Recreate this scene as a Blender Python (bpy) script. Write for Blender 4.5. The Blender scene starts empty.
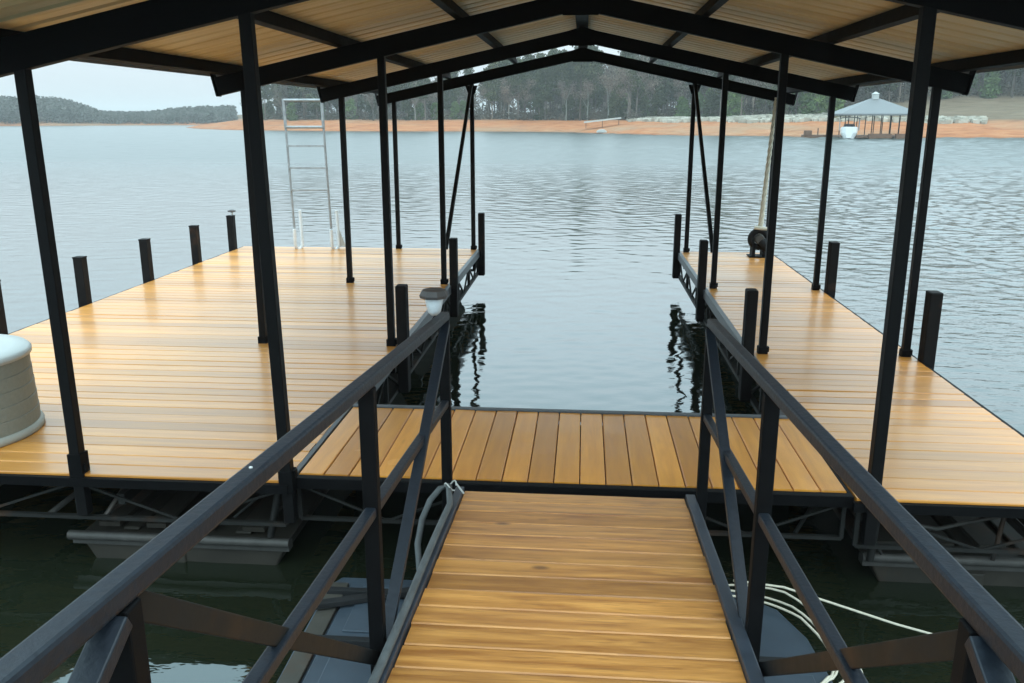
import bpy, bmesh, math, random
import numpy as np
from mathutils import Vector, Matrix
random.seed(7); rng = np.random.default_rng(11)
R = math.radians
scene = bpy.context.scene
col = scene.collection
WZ = -0.60                      # water level, dock deck is z = 0

# ------------------------------------------------------------------ helpers
class MB:
    """collects boxes, bars, tubes, lathes -> one mesh object"""
    def __init__(s): s.v = []; s.f = []; s.t = []; s.sm = []
    def face(s, vs, fs, tint=None, smooth=False):
        o = len(s.v); s.v += [tuple(p) for p in vs]
        t = random.random() if tint is None else tint
        for f in fs:
            s.f.append(tuple(o + i for i in f)); s.t.append(t); s.sm.append(smooth)
    def box(s, x0, x1, y0, y1, z0, z1, tint=None):
        vs = [(x0,y0,z0),(x1,y0,z0),(x1,y1,z0),(x0,y1,z0),(x0,y0,z1),(x1,y0,z1),(x1,y1,z1),(x0,y1,z1)]
        s.face(vs, [(0,3,2,1),(4,5,6,7),(0,1,5,4),(1,2,6,5),(2,3,7,6),(3,0,4,7)], tint)
    def bar(s, a, b, w, h=None, up=(0,0,1), tint=None, off=0.0):
        """rectangular bar a->b, w across, h along 'up'"""
        h = w if h is None else h
        a = Vector(a); b = Vector(b); d = (b - a).normalized(); u = Vector(up)
        if abs(d.dot(u)) > .98: u = Vector((0,1,0))
        side = d.cross(u).normalized(); u = side.cross(d).normalized()
        vs = []
        for p in (a, b):
            for sx, sz in ((-1,-1),(1,-1),(1,1),(-1,1)):
                vs.append(p + side*(sx*w/2) + u*(sz*h/2 + off))
        s.face(vs, [(0,1,2,3),(7,6,5,4),(0,4,5,1),(1,5,6,2),(2,6,7,3),(3,7,4,0)], tint)
    def tube(s, pts, r, n=8, tint=None, cap=True):
        pts = [Vector(p) for p in pts]; rs = r if isinstance(r, (list,tuple)) else [r]*len(pts)
        vs = []; fs = []; prev = None
        for i, p in enumerate(pts):
            d = (pts[min(i+1,len(pts)-1)] - pts[max(i-1,0)]).normalized()
            if prev is None:
                u = Vector((0,0,1)) if abs(d.z) < .9 else Vector((1,0,0))
                u = (u - d*u.dot(d)).normalized()
            else:
                u = (prev - d*prev.dot(d)).normalized()
            prev = u; w = d.cross(u)
            for k in range(n):
                a = 2*math.pi*k/n
                vs.append(p + (u*math.cos(a) + w*math.sin(a))*rs[i])
        for i in range(len(pts)-1):
            for k in range(n):
                k2 = (k+1) % n
                fs.append((i*n+k, i*n+k2, (i+1)*n+k2, (i+1)*n+k))
        s.face(vs, fs, tint, True)
        if cap:
            m = len(pts)-1
            s.face([vs[k] for k in range(n)], [tuple(range(n))[::-1]], tint)
            s.face([vs[m*n+k] for k in range(n)], [tuple(range(n))], tint)
    def lathe(s, prof, c=(0,0,0), n=24, tint=None, smooth=True, ang=0):
        vs = []; fs = []
        for r, z in prof:
            for k in range(n):
                a = 2*math.pi*k/n + ang
                vs.append((c[0]+r*math.cos(a), c[1]+r*math.sin(a), c[2]+z))
        for i in range(len(prof)-1):
            for k in range(n):
                k2 = (k+1) % n
                fs.append((i*n+k, i*n+k2, (i+1)*n+k2, (i+1)*n+k))
        s.face(vs, fs, tint, smooth)
    def build(s, name, m, parent=None, loc=None, bevel=0):
        me = bpy.data.meshes.new(name); me.from_pydata(s.v, [], s.f)
        me.polygons.foreach_set('use_smooth', s.sm)
        at = me.attributes.new('tint', 'FLOAT', 'FACE'); at.data.foreach_set('value', s.t)
        me.update(); me.materials.append(m)
        o = bpy.data.objects.new(name, me); col.objects.link(o)
        if parent is not None: o.parent = parent
        if loc is not None: o.location = loc
        if bevel:
            b = o.modifiers.new('Bevel', 'BEVEL'); b.width = bevel; b.segments = 2; b.limit_method = 'ANGLE'
        return o
def tag(o, label=None, cat=None, group=None, kind=None):
    if label: o['label'] = label
    if cat: o['category'] = cat
    if group: o['group'] = group
    if kind: o['kind'] = kind
    return o
def empty(name, loc=(0,0,0), label=None, cat=None, group=None, rz=0):
    o = bpy.data.objects.new(name, None); o.empty_display_size = .3
    col.objects.link(o); o.location = loc; o.rotation_euler = (0,0,rz)
    return tag(o, label, cat, group)

# ------------------------------------------------------------------ node materials
def newmat(name):
    m = bpy.data.materials.new(name); m.use_nodes = True
    nt = m.node_tree; b = nt.nodes['Principled BSDF']
    return m, nt, b
def N(nt, typ, **kw):
    n = nt.nodes.new(typ)
    for k, v in kw.items():
        if k.startswith('i_'):
            n.inputs[k[2:].replace('_',' ')].default_value = v
        else: setattr(n, k, v)
    return n
def ramp(nt, fac, stops):
    r = nt.nodes.new('ShaderNodeValToRGB'); e = r.color_ramp.elements
    while len(e) < len(stops): e.new(.5)
    for i, (p, c) in enumerate(stops):
        e[i].position = p; e[i].color = (*c, 1) if len(c) == 3 else c
    nt.links.new(fac, r.inputs[0]); return r.outputs[0]
def mixc(nt, fac, a, b, mode='MIX'):
    m = nt.nodes.new('ShaderNodeMix'); m.data_type = 'RGBA'; m.blend_type = mode
    for s, v in ((m.inputs[0], fac), (m.inputs[6], a), (m.inputs[7], b)):
        if hasattr(v, 'is_linked'): nt.links.new(v, s)
        elif isinstance(v, (int, float)): s.default_value = v
        else: s.default_value = (*v, 1)
    return m.outputs[2]
def mth(nt, op, a, b=None, c=None, clamp=False):
    m = nt.nodes.new('ShaderNodeMath'); m.operation = op; m.use_clamp = clamp
    for i, v in enumerate((a, b, c)):
        if v is None: continue
        if hasattr(v, 'is_linked'): nt.links.new(v, m.inputs[i])
        else: m.inputs[i].default_value = v
    return m.outputs[0]
def coords(nt, scale=(1,1,1), kind='Object', loc=(0,0,0)):
    tc = nt.nodes.new('ShaderNodeTexCoord'); mp = nt.nodes.new('ShaderNodeMapping')
    mp.inputs['Scale'].default_value = scale; mp.inputs['Location'].default_value = loc
    nt.links.new(tc.outputs[kind], mp.inputs[0]); return mp.outputs[0]
def noise(nt, vec, scale=5, detail=4, rough=.5, dist=0, dim='3D', w=None):
    n = nt.nodes.new('ShaderNodeTexNoise'); n.noise_dimensions = dim
    n.inputs['Scale'].default_value = scale; n.inputs['Detail'].default_value = detail
    n.inputs['Roughness'].default_value = rough; n.inputs['Distortion'].default_value = dist
    nt.links.new(vec, n.inputs['Vector'])
    if w is not None: nt.links.new(w, n.inputs['W'])
    return n.outputs[0]
def bump(nt, b, h, strength=.3, dist=.01, sock='Normal'):
    bp = nt.nodes.new('ShaderNodeBump'); bp.inputs['Strength'].default_value = strength
    bp.inputs['Distance'].default_value = dist
    nt.links.new(h, bp.inputs['Height']); nt.links.new(bp.outputs[0], b.inputs[sock]); return bp
def tintattr(nt):
    a = nt.nodes.new('ShaderNodeAttribute'); a.attribute_name = 'tint'; return a.outputs['Fac']

def wood(name, axis, light, dark, coat, coat_rough, grain=.5, rough=.45, contrast=1.0, sheen_patch=True):
    m, nt, b = newmat(name)
    sc = (1.5, 15, 15) if axis == 'x' else (15, 1.5, 15)
    t = tintattr(nt); w = mth(nt, 'MULTIPLY', t, 37.0)
    v = coords(nt, sc)
    g1 = noise(nt, v, 1.0, 5, .6, 1.2, '4D', w)
    v2 = coords(nt, (sc[0]*2.5, sc[1]*3.2, sc[2]))
    g2 = noise(nt, v2, 1.0, 3, .7, .4, '4D', w)
    vk = coords(nt, (2.2, 8, 1) if axis == 'x' else (8, 2.2, 1))
    vor = nt.nodes.new('ShaderNodeTexVoronoi'); vor.voronoi_dimensions = '4D'; vor.inputs['Scale'].default_value = 1.0
    nt.links.new(vk, vor.inputs['Vector']); nt.links.new(w, vor.inputs['W'])
    knot = mth(nt, 'LESS_THAN', vor.outputs['Distance'], .085)
    knots = mth(nt, 'SUBTRACT', 1.0, mth(nt, 'MULTIPLY', vor.outputs['Distance'], 7.0), clamp=True)
    wv = nt.nodes.new('ShaderNodeTexWave'); wv.wave_type = 'BANDS'; wv.bands_direction = 'Y' if axis == 'x' else 'X'
    wm = nt.nodes.new('ShaderNodeVectorMath'); wm.operation = 'ADD'; cw = nt.nodes.new('ShaderNodeCombineXYZ')
    nt.links.new(w, cw.inputs[0]); nt.links.new(w, cw.inputs[1])
    nt.links.new(coords(nt, (.5,3.2,1) if axis == 'x' else (3.2,.5,1)), wm.inputs[0]); nt.links.new(cw.outputs[0], wm.inputs[1])
    nt.links.new(wm.outputs[0], wv.inputs['Vector']); wv.inputs['Scale'].default_value = 1.1; wv.inputs['Distortion'].default_value = 7
    wv.inputs['Detail'].default_value = 3; wv.inputs['Detail Scale'].default_value = 1.4; wv.inputs['Detail Roughness'].default_value = .6
    gm = mth(nt, 'ADD', mth(nt, 'ADD', mth(nt, 'MULTIPLY', g1, .70), mth(nt, 'MULTIPLY', g2, .22)), mth(nt, 'MULTIPLY', wv.outputs['Fac'], .08))
    mid = tuple((a+c)/2 for a, c in zip(light, dark))
    lo = .5 - .16/contrast; hi = .5 + .16/contrast
    c = ramp(nt, gm, [(lo, dark), (.5, mid), (hi, light)])
    c = mixc(nt, mth(nt, 'MULTIPLY', knots, .6*min(1.4,grain)), c, tuple(x*.35 for x in dark))
    if grain > 1:      # crisp dark latewood lines and pale flecks on the rougher gangway boards
        fl = noise(nt, coords(nt, (4, 75, 1) if axis == 'x' else (75, 4, 1)), 1.0, 4, .65, .8, '4D', w)
        c = mixc(nt, ramp(nt, fl, [(.56,(0,0,0)),(.66,(.55,.55,.55))]), c, tuple(x*.55 for x in dark))
        c = mixc(nt, ramp(nt, fl, [(.30,(.45,.45,.45)),(.42,(0,0,0))]), c, tuple(min(1,x*1.25) for x in light))
        kn = nt.nodes.new('ShaderNodeTexVoronoi'); kn.inputs['Scale'].default_value = 1.0
        nt.links.new(coords(nt, (2.6,5.5,1)), kn.inputs['Vector'])
        c = mixc(nt, ramp(nt, kn.outputs['Distance'], [(.05,(.8,.8,.8)),(.13,(0,0,0))]), c, (.10,.035,.010))
    # whole-board variation
    pb = ramp(nt, t, [(0, (.70,.66,.60)), (.35, (.95,.93,.90)), (.7, (1.05,1.02,1.0)), (1, (1.22,1.2,1.15))])
    c = mixc(nt, 1.0, c, pb, 'MULTIPLY')
    # slow stains over the deck
    st = noise(nt, coords(nt, (.6,.9,1)), 1.3, 4, .55)
    c = mixc(nt, mth(nt,'MULTIPLY', ramp(nt, st, [(.35,(1,1,1)),(.55,(0,0,0))]), .22), c, tuple(x*.6 for x in mid))
    nt.links.new(c, b.inputs['Base Color'])
    nt.links.new(mth(nt,'ADD', rough-.1, mth(nt,'MULTIPLY', g1, .2)), b.inputs['Roughness'])
    b.inputs['Coat Weight'].default_value = coat
    b.inputs['Coat IOR'].default_value = 1.45
    nt.links.new(mth(nt,'ADD', coat_rough*.6, mth(nt,'MULTIPLY', st, coat_rough)), b.inputs['Coat Roughness'])
    bump(nt, b, gm, .35*grain, .004)
    bump(nt, b, gm, .12*grain, .003, 'Coat Normal')
    return m
def paint(name, base, rough=.4, rust=.0, spec=.5, metallic=0, bumps=.15, noise_scale=14, var=.5, coat=0):
    m, nt, b = newmat(name)
    v = coords(nt)
    n1 = noise(nt, v, noise_scale, 6, .6); n2 = noise(nt, v, 2.3, 4, .6)
    c = mixc(nt, ramp(nt, n1, [(.35,(0,0,0)),(.7,(1,1,1))]), base, tuple(x*(1+var) for x in base))
    if rust:
        k = mth(nt, 'MULTIPLY', ramp(nt, n2, [(.62-.25*rust,(0,0,0)),(.70-.1*rust,(1,1,1))]), min(1, .35+.5*rust))
        c = mixc(nt, k, c, (.075,.036,.018))
    nt.links.new(c, b.inputs['Base Color'])
    nt.links.new(mth(nt,'ADD', rough-.1, mth(nt,'MULTIPLY', n1, .25)), b.inputs['Roughness'])
    b.inputs['Specular IOR Level'].default_value = spec; b.inputs['Metallic'].default_value = metallic
    b.inputs['Coat Weight'].default_value = coat
    bump(nt, b, n1, bumps, .004)
    return m
M = {}
M['deck']    = wood('varnished_deck', 'x', (.68,.30,.052), (.52,.20,.024), .45, .18, .5)
M['cross']   = wood('varnished_crosswalk', 'y', (.78,.335,.048), (.62,.24,.026), .42, .22, .6)
M['gang']    = wood('gangway_boards', 'x', (.62,.29,.070), (.29,.105,.018), .3, .3, 1.5, .5, 1.2)
M['black']   = paint('black_steel_paint', (.0030,.0030,.0034), .6, .0, .10)
M['post']    = paint('black_post_paint', (.0036,.0034,.0036), .5, .0, .14)
M['rail']    = paint('charcoal_rail_paint', (.008,.011,.016), .42, .0, .32, bumps=.35, noise_scale=60)
M['rusty']   = paint('rusting_brace_paint', (.009,.0085,.008), .55, .25, .2)
M['curb']    = paint('curb_steel_paint', (.022,.028,.038), .42, .0, .45)
M['trim']    = paint('grey_edge_trim', (.06,.066,.072), .45, .1, .5)
M['truss']   = paint('dock_truss_steel', (.012,.012,.011), .6, .15, .25)
M['galv']    = paint('galvanised_pipe', (.05,.048,.044), .55, .2, .5, .3)
M['alu']     = paint('bare_aluminium', (.27,.28,.285), .45, 0, .5, .3, .08)
M['bumper']  = paint('black_bumper_timber', (.006,.005,.0048), .65, .03, .15, bumps=.5)
M['float']   = paint('weathered_grey_float', (.026,.023,.018), .65, .3, .3, bumps=.3, noise_scale=5)
M['ponton']  = paint('pontoon_blue_grey_panel', (.044,.062,.082), .38, .0, .5, bumps=.2, noise_scale=4, var=.35)
M['rim']     = paint('pontoon_pale_rim', (.05,.048,.041), .6, .12, .3, noise_scale=6)
M['strap']   = paint('black_rubber_strap', (.012,.013,.014), .7, 0, .3)
M['white']   = paint('white_plastic', (.44,.45,.43), .4, 0, .5, bumps=.05, var=.06)
M['lampw']   = paint('frosted_lamp_lens', (.70,.74,.76), .25, 0, .5, bumps=.03, var=.05)
M['brown']   = paint('dark_brown_plastic', (.07,.062,.06), .45, 0, .4)
M['tub']     = paint('taupe_resin_panel', (.22,.225,.19), .55, 0, .4, bumps=.25, noise_scale=40, var=.15)
M['rim2']    = paint('pale_resin_rim', (.36,.36,.32), .55, 0, .3, var=.1)
M['rope']    = paint('cream_rope', (.55,.51,.41), .8, 0, .2, bumps=.6, noise_scale=90, var=.2)
M['hose']    = paint('grey_hose', (.07,.078,.08), .6, 0, .35)
M['rubber']  = paint('black_rubber', (.005,.005,.0055), .55, 0, .25)
M['groof']   = paint('grey_metal_roof', (.16,.168,.172), .55, 0, .4, var=.1)
M['dockbr']  = paint('brown_dock_boards', (.12,.065,.04), .7, 0, .3)
M['canvas']  = paint('dark_canvas', (.03,.032,.04), .8, 0, .2)
M['fibre']   = paint('white_fibreglass', (.78,.79,.78), .3, 0, .5, bumps=.02, var=.03)

def roofmat():
    m, nt, b = newmat('roof_sheet_underside')
    v = coords(nt, (.5, 4, 1)); n = noise(nt, v, 2.0, 5, .6)
    c = ramp(nt, n, [(.3, (.60,.455,.24)), (.55, (.70,.555,.32)), (.8, (.74,.63,.42))])  # tan base carries the amber light bounced up from the decks
    nt.links.new(c, b.inputs['Base Color']); b.inputs['Roughness'].default_value = .5
    b.inputs['Metallic'].default_value = .15
    bump(nt, b, n, .1, .01); return m
M['roof'] = roofmat()

def watermat():
    m, nt, b = newmat('lake_water')
    b.inputs['Base Color'].default_value = (.012,.016,.009,1)
    b.inputs['IOR'].default_value = 1.85; b.inputs['Specular Tint'].default_value = (.86,.96,1,1)
    b.inputs['Roughness'].default_value = .035
    tc = nt.nodes.new('ShaderNodeTexCoord')
    def mp(s, rot=0):
        k = nt.nodes.new('ShaderNodeMapping'); k.inputs['Scale'].default_value = s
        k.inputs['Rotation'].default_value = (0,0,rot)
        nt.links.new(tc.outputs['Object'], k.inputs[0]); return k.outputs[0]
    a = noise(nt, mp((2.4,5.2,1), .12), 1.0, 3, .55, .6)
    b2 = noise(nt, mp((7,14,1), -.2), 1.0, 2, .55, .5)
    c = noise(nt, mp((.5,1.3,1), .1), 1.0, 2, .5, .4)
    h = mth(nt,'ADD', mth(nt,'MULTIPLY', a, .006), mth(nt,'ADD', mth(nt,'MULTIPLY', b2, .003), mth(nt,'MULTIPLY', c, .002)))
    # wind patches: breeze on the open lake to the right, calm to the left and in the slip
    sx = nt.nodes.new('ShaderNodeSeparateXYZ'); nt.links.new(tc.outputs['Object'], sx.inputs[0])
    g = mth(nt,'DIVIDE', mth(nt,'SUBTRACT', sx.outputs[0], mth(nt,'MULTIPLY', sx.outputs[1], .04)), mth(nt,'ADD', mth(nt,'MULTIPLY', mth(nt,'ABSOLUTE', sx.outputs[1]), .22), 2.5))
    wp = noise(nt, mp((.012,.04,1), .15), 1.0, 3, .5)
    k = mth(nt,'ADD', g, mth(nt,'MULTIPLY', mth(nt,'SUBTRACT', wp, .5), .8))
    amp = nt.nodes.new('ShaderNodeMapRange'); amp.inputs[1].default_value = .05; amp.inputs[2].default_value = 1.1
    amp.inputs[3].default_value = .28; amp.inputs[4].default_value = 1.7; amp.interpolation_type = 'SMOOTHSTEP'
    nt.links.new(k, amp.inputs[0])
    far = nt.nodes.new('ShaderNodeMapRange'); far.inputs[1].default_value = 9; far.inputs[2].default_value = 45
    far.inputs[3].default_value = 0; far.inputs[4].default_value = .75; nt.links.new(sx.outputs[1], far.inputs[0])
    h = mth(nt,'MULTIPLY', h, mth(nt,'MAXIMUM', amp.outputs[0], far.outputs[0]))
    bp = bump(nt, b, h, 1.0, 1.0)
    rr = nt.nodes.new('ShaderNodeMapRange'); rr.inputs[1].default_value = 12; rr.inputs[2].default_value = 55
    rr.inputs[3].default_value = .03; rr.inputs[4].default_value = .31; nt.links.new(sx.outputs[1], rr.inputs[0])
    nt.links.new(rr.outputs[0], b.inputs['Roughness'])
    return m
M['water'] = watermat()

def landmat():
    m, nt, b = newmat('red_clay_shore')
    geo = nt.nodes.new('ShaderNodeNewGeometry'); s = nt.nodes.new('ShaderNodeSeparateXYZ')
    nt.links.new(geo.outputs['Position'], s.inputs[0])
    n = noise(nt, coords(nt, (.05,.12,.6)), 1.0, 6, .6)
    n3 = noise(nt, coords(nt, (.25,.6,3)), 1.0, 5, .65)
    z = mth(nt,'ADD', s.outputs[2], mth(nt,'MULTIPLY', mth(nt,'SUBTRACT', n, .5), 1.6))
    z = mth(nt,'DIVIDE', mth(nt,'ADD', z, .6), 10.0)
    clay = ramp(nt, n3, [(.25,(.22,.066,.022)), (.5,(.38,.145,.058)), (.75,(.44,.22,.105))])
    tan = noise(nt, coords(nt, (.03,.04,.3)), 1.0, 4, .6)
    clay = mixc(nt, ramp(nt, tan, [(.48,(0,0,0)),(.66,(.75,.75,.75))]), clay, (.28,.19,.12))
    litter = ramp(nt, n3, [(.3,(.10,.070,.042)), (.7,(.19,.14,.09))])
    k = ramp(nt, z, [(.19,(0,0,0)), (.27,(1,1,1))])
    c = mixc(nt, k, clay, litter)
    wet = ramp(nt, mth(nt,'DIVIDE', mth(nt,'ADD', s.outputs[2], .6), 1.0), [(.0,(1,1,1)),(.22,(0,0,0))])
    c = mixc(nt, mth(nt,'MULTIPLY', wet, .5), c, (.10,.055,.035))
    nt.links.new(c, b.inputs['Base Color']); b.inputs['Roughness'].default_value = .9
    b.inputs['Specular IOR Level'].default_value = .2
    bump(nt, b, n3, .8, .8); return m
M['land'] = landmat()
def leafmat(name, c1, c2, c3):
    m, nt, b = newmat(name); t = tintattr(nt)
    oi = nt.nodes.new('ShaderNodeObjectInfo')
    c = ramp(nt, t, [(0, c1), (.5, c2), (1, c3)])
    v = ramp(nt, oi.outputs['Random'], [(0,(.72,.78,.74)),(.5,(1,1,1)),(1,(1.28,1.2,1.1))])
    c = mixc(nt, 1.0, c, v, 'MULTIPLY')
    nt.links.new(c, b.inputs['Base Color']); b.inputs['Roughness'].default_value = .8
    b.inputs['Specular IOR Level'].default_value = .15
    return m
M['needle'] = leafmat('pine_needles', (.030,.040,.018), (.055,.068,.028), (.095,.105,.045))
M['needle2'] = leafmat('fresh_green_leaves', (.06,.10,.03), (.10,.16,.05), (.15,.20,.07))
M['twig'] = leafmat('bare_winter_twigs', (.10,.078,.062), (.165,.13,.105), (.25,.205,.17))
M['bark'] = leafmat('tree_bark', (.07,.055,.045), (.12,.10,.085), (.19,.16,.14))
M['barkp'] = leafmat('pale_tree_bark', (.22,.20,.18), (.30,.28,.25), (.38,.36,.33))
M['rock'] = leafmat('pale_riprap', (.34,.30,.25), (.48,.43,.37), (.60,.55,.48))
M['backwood'] = leafmat('winter_wood_mix', (.060,.052,.036), (.115,.092,.070), (.185,.15,.12))
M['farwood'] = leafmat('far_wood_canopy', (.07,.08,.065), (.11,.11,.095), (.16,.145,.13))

# ------------------------------------------------------------------ camera
f_px = 860.0
cam = bpy.data.cameras.new('camera'); co = bpy.data.objects.new('camera', cam); col.objects.link(co)
co.location = (0, 0, 1.92)
co.rotation_euler = (R(90 - 14.524), 0, R(4.7295))
cam.sensor_width = 36; cam.lens = f_px*36/1024; cam.clip_start = .05; cam.clip_end = 6000
scene.camera = co

# ------------------------------------------------------------------ world, light
ZEN = 5.2
SUN_EL, SUN_AZ = R(58), R(150)        # azimuth measured from +Y towards +X
w = bpy.data.worlds.new('World'); scene.world = w; w.use_nodes = True
nt = w.node_tree; bg = nt.nodes['Background']
sky = nt.nodes.new('ShaderNodeTexSky'); sky.sky_type = 'NISHITA'; sky.sun_disc = False
sky.sun_elevation = SUN_EL; sky.sun_rotation = SUN_AZ; sky.dust_density = 2.5; sky.air_density = 1.0; sky.ozone_density = 1.0
hs = nt.nodes.new('ShaderNodeHueSaturation'); hs.inputs['Saturation'].default_value = .35
nt.links.new(sky.outputs[0], hs.inputs['Color'])
gc = nt.nodes.new('ShaderNodeTexCoord'); sp_ = nt.nodes.new('ShaderNodeSeparateXYZ'); nt.links.new(gc.outputs['Generated'], sp_.inputs[0])
el = mth(nt, 'MAXIMUM', sp_.outputs[2], 0.0)
cl = noise(nt, coords(nt, (1,1,2.4), 'Generated'), 1.6, 5, .55)
cloud = ramp(nt, cl, [(.3,(4.4,5.02,5.42)), (.7,(4.85,5.45,5.8))])
# overcast sky: brighter towards the zenith than at the horizon
gain = mth(nt, 'MULTIPLY', ramp(nt, el, [(0,(.218,)*3),(.07,(.26,)*3),(.26,(.60,)*3),(.65,(.80,)*3)]), 5.0)
upc = ramp(nt, mth(nt,'MULTIPLY', el, 2.2), [(0,(1,1,1)),(1,(.78,.98,1.02))]); cloud = mixc(nt, 1.0, cloud, upc, 'MULTIPLY')
gcol = nt.nodes.new('ShaderNodeVectorMath'); gcol.operation = 'SCALE'; nt.links.new(cloud, gcol.inputs[0]); nt.links.new(gain, gcol.inputs['Scale'])
mx = mixc(nt, .88, hs.outputs[0], gcol.outputs[0])
nt.links.new(mx, bg.inputs['Color']); bg.inputs['Strength'].default_value = .10
sl = bpy.data.lights.new('sun', 'SUN'); sl.energy = .6; sl.angle = R(25); sl.color = (1,.96,.90)
so = bpy.data.objects.new('sun', sl); col.objects.link(so)
dirv = Vector((math.sin(SUN_AZ)*math.cos(SUN_EL), math.cos(SUN_AZ)*math.cos(SUN_EL), math.sin(SUN_EL)))
so.rotation_euler = dirv.to_track_quat('Z', 'Y').to_euler(); so.location = (0,0,30)
scene.view_settings.view_transform = 'Standard'; scene.view_settings.look = 'None'
scene.view_settings.exposure = .52; scene.view_settings.gamma = 1
scene.render.engine = 'CYCLES'
scene.cycles.max_bounces = 8; scene.cycles.volume_bounces = 0
scene.cycles.use_denoising = True

# ------------------------------------------------------------------ water + land
def graded(pts):
    """coordinate lines whose spacing is interpolated between (position, spacing) pairs"""
    out = [pts[0][0]]; P_ = [p[0] for p in pts]; D_ = [p[1] for p in pts]
    while out[-1] < pts[-1][0]: out.append(out[-1] + float(np.interp(out[-1], P_, D_)))
    out[-1] = pts[-1][0]; return np.array(out)
half = graded([(0,.06),(3,.065),(8,.10),(20,.17),(60,.5),(130,1.8),(200,12),(1300,220)])
WXs = np.concatenate([-half[:0:-1], half])
WYs = np.concatenate([[-300,-120,-50,-20,-8], graded([(0,.20),(3.0,.07),(4.2,.055),(9,.055),(14,.07),(30,.13),(70,.38),(150,1.1),(230,4),(300,20),(1500,250)])])
def smooth(t): t = np.clip(t,0,1); return t*t*(3-2*t)
def waves(X, Y, SP):
    r = np.random.default_rng(42); n = 64; Z = 0*X; wsum = 0*X
    lam = np.exp(np.linspace(math.log(.16), math.log(5.0), n))
    for l in lam:
        th = r.normal(R(72), R(58)); k = 2*math.pi/l; ph = r.uniform(0, 6.28)
        w_ = np.clip((l/SP - 2.3)/1.6, 0, 1)*np.clip(np.exp(.65 - l/(.13+SP*2.9)), .03, 1)
        # slow amplitude beat so that crests do not run for ever
        bt = .65 + .35*np.sin((X*math.cos(th+1.3)+Y*math.sin(th+1.3))*k*.13 + ph*2.1)
        Z = Z + w_*bt/k*np.sin((X*math.cos(th)+Y*math.sin(th))*k + ph); wsum = wsum + .5*w_*w_*bt*bt
    return Z/np.sqrt(np.maximum(wsum, .6))
def wat_slope(X, Y):
    breeze = smooth((X - .05*Y - 1.5)/(3.5 + .18*np.abs(Y)))
    openw = smooth((Y-9)/26)
    return np.clip((.027 + .018*openw)*(1-breeze) + (.070 + .050*smooth((Y-4)/18))*breeze, 0, .17)
gx, gy = np.meshgrid(WXs, WYs); spx = np.gradient(WXs); spy = np.gradient(WYs)
SPc = np.maximum(np.repeat(spy[:,None], len(WXs), 1), .6*np.repeat(spx[None,:], len(WYs), 0))
gz_ = WZ + waves(gx, gy, SPc)*wat_slope(gx, gy)*np.where(SPc > 2.2, 0, 1)
nx_, ny_ = len(WXs), len(WYs); print('water', nx_, ny_)
me = bpy.data.meshes.new('water'); me.vertices.add(nx_*ny_)
me.vertices.foreach_set('co', np.stack([gx,gy,gz_],2).ravel().astype(np.float32))
ii = np.arange((nx_-1)*(ny_-1)); rr_ = ii//(nx_-1); cc_ = ii%(nx_-1); a_ = rr_*nx_+cc_
F_ = np.stack([a_,a_+1,a_+nx_+1,a_+nx_],1).astype(np.int32)
me.loops.add(F_.size); me.loops.foreach_set('vertex_index', F_.ravel())
me.polygons.add(len(F_)); me.polygons.foreach_set('loop_start', np.arange(0,F_.size,4,dtype=np.int32))
me.update(calc_edges=True); me.polygons.foreach_set('use_smooth', [True]*len(F_)); me.materials.append(M['water'])
wo = bpy.data.objects.new('water', me); col.objects.link(wo); tag(wo, kind='structure')
g = MB(); g.face([(-1299,-299,WZ-3.5),(1299,-299,WZ-3.5),(1299,1499,WZ-3.5),(-1299,1499,WZ-3.5)], [(0,1,2,3)])
tag(g.build('lake_bed', M['land']), kind='structure')

SH = np.array([(-60,420),(-88,330),(-112,268),(-116,250),(-97,217),(-82,198),(-60,183),(-38,178),(-17,178),(-5,172),(6,152),(17,136),(28,132),
               (35,129),(42,124),(50,124),(59,124.5),(90,118),(150,100),(250,60),(420,-20)], float)
def sdist(P):      # signed distance inland (land is to the left of SH travel direction -> +Y side)
    d = np.full(len(P), 1e9); sgn = np.ones(len(P))
    for a, b in zip(SH[:-1], SH[1:]):
        ab = b - a; t = np.clip(((P - a) @ ab)/(ab @ ab), 0, 1)
        q = a + t[:,None]*ab; r = P - q; dd = np.hypot(r[:,0], r[:,1])
        cr = ab[0]*r[:,1] - ab[1]*r[:,0]
        m = dd < d - 1e-9; d[m] = dd[m]; sgn[m] = np.sign(cr[m])
    return d*sgn
def vnoise(X, Y, s, seed=0):
    r = np.random.default_rng(seed); out = 0*X
    for k in range(5):
        a = r.uniform(0, 2*np.pi); fx = math.cos(a)/s*(1+.6*k); fy = math.sin(a)/s*(1+.6*k)
        out = out + np.sin(X*fx*6.28 + Y*fy*6.28 + r.uniform(0,6.28))/(1+.5*k)
    return out/3
def height(X, Y):
    P = np.stack([X, Y], 1); d = sdist(P) + 1.3*vnoise(X, Y, 26, 3) + .5*vnoise(X, Y, 7, 4)
    s = np.clip(d/13, -1, 1)
    h = WZ + np.where(s > 0, 2.15*(s**.8 if False else np.abs(s)**.85), 2.5*s)
    k = np.clip((X - 22)/45, 0, 1)
    inland = np.clip(d - 13, 0, 60)
    h += inland*(.022*(1-k) + .125*k) + np.clip(d-73,0,200)*.03
    h += np.where(d > 3, .25*vnoise(X, Y, 18, 5), 0)
    return h, d
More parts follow.
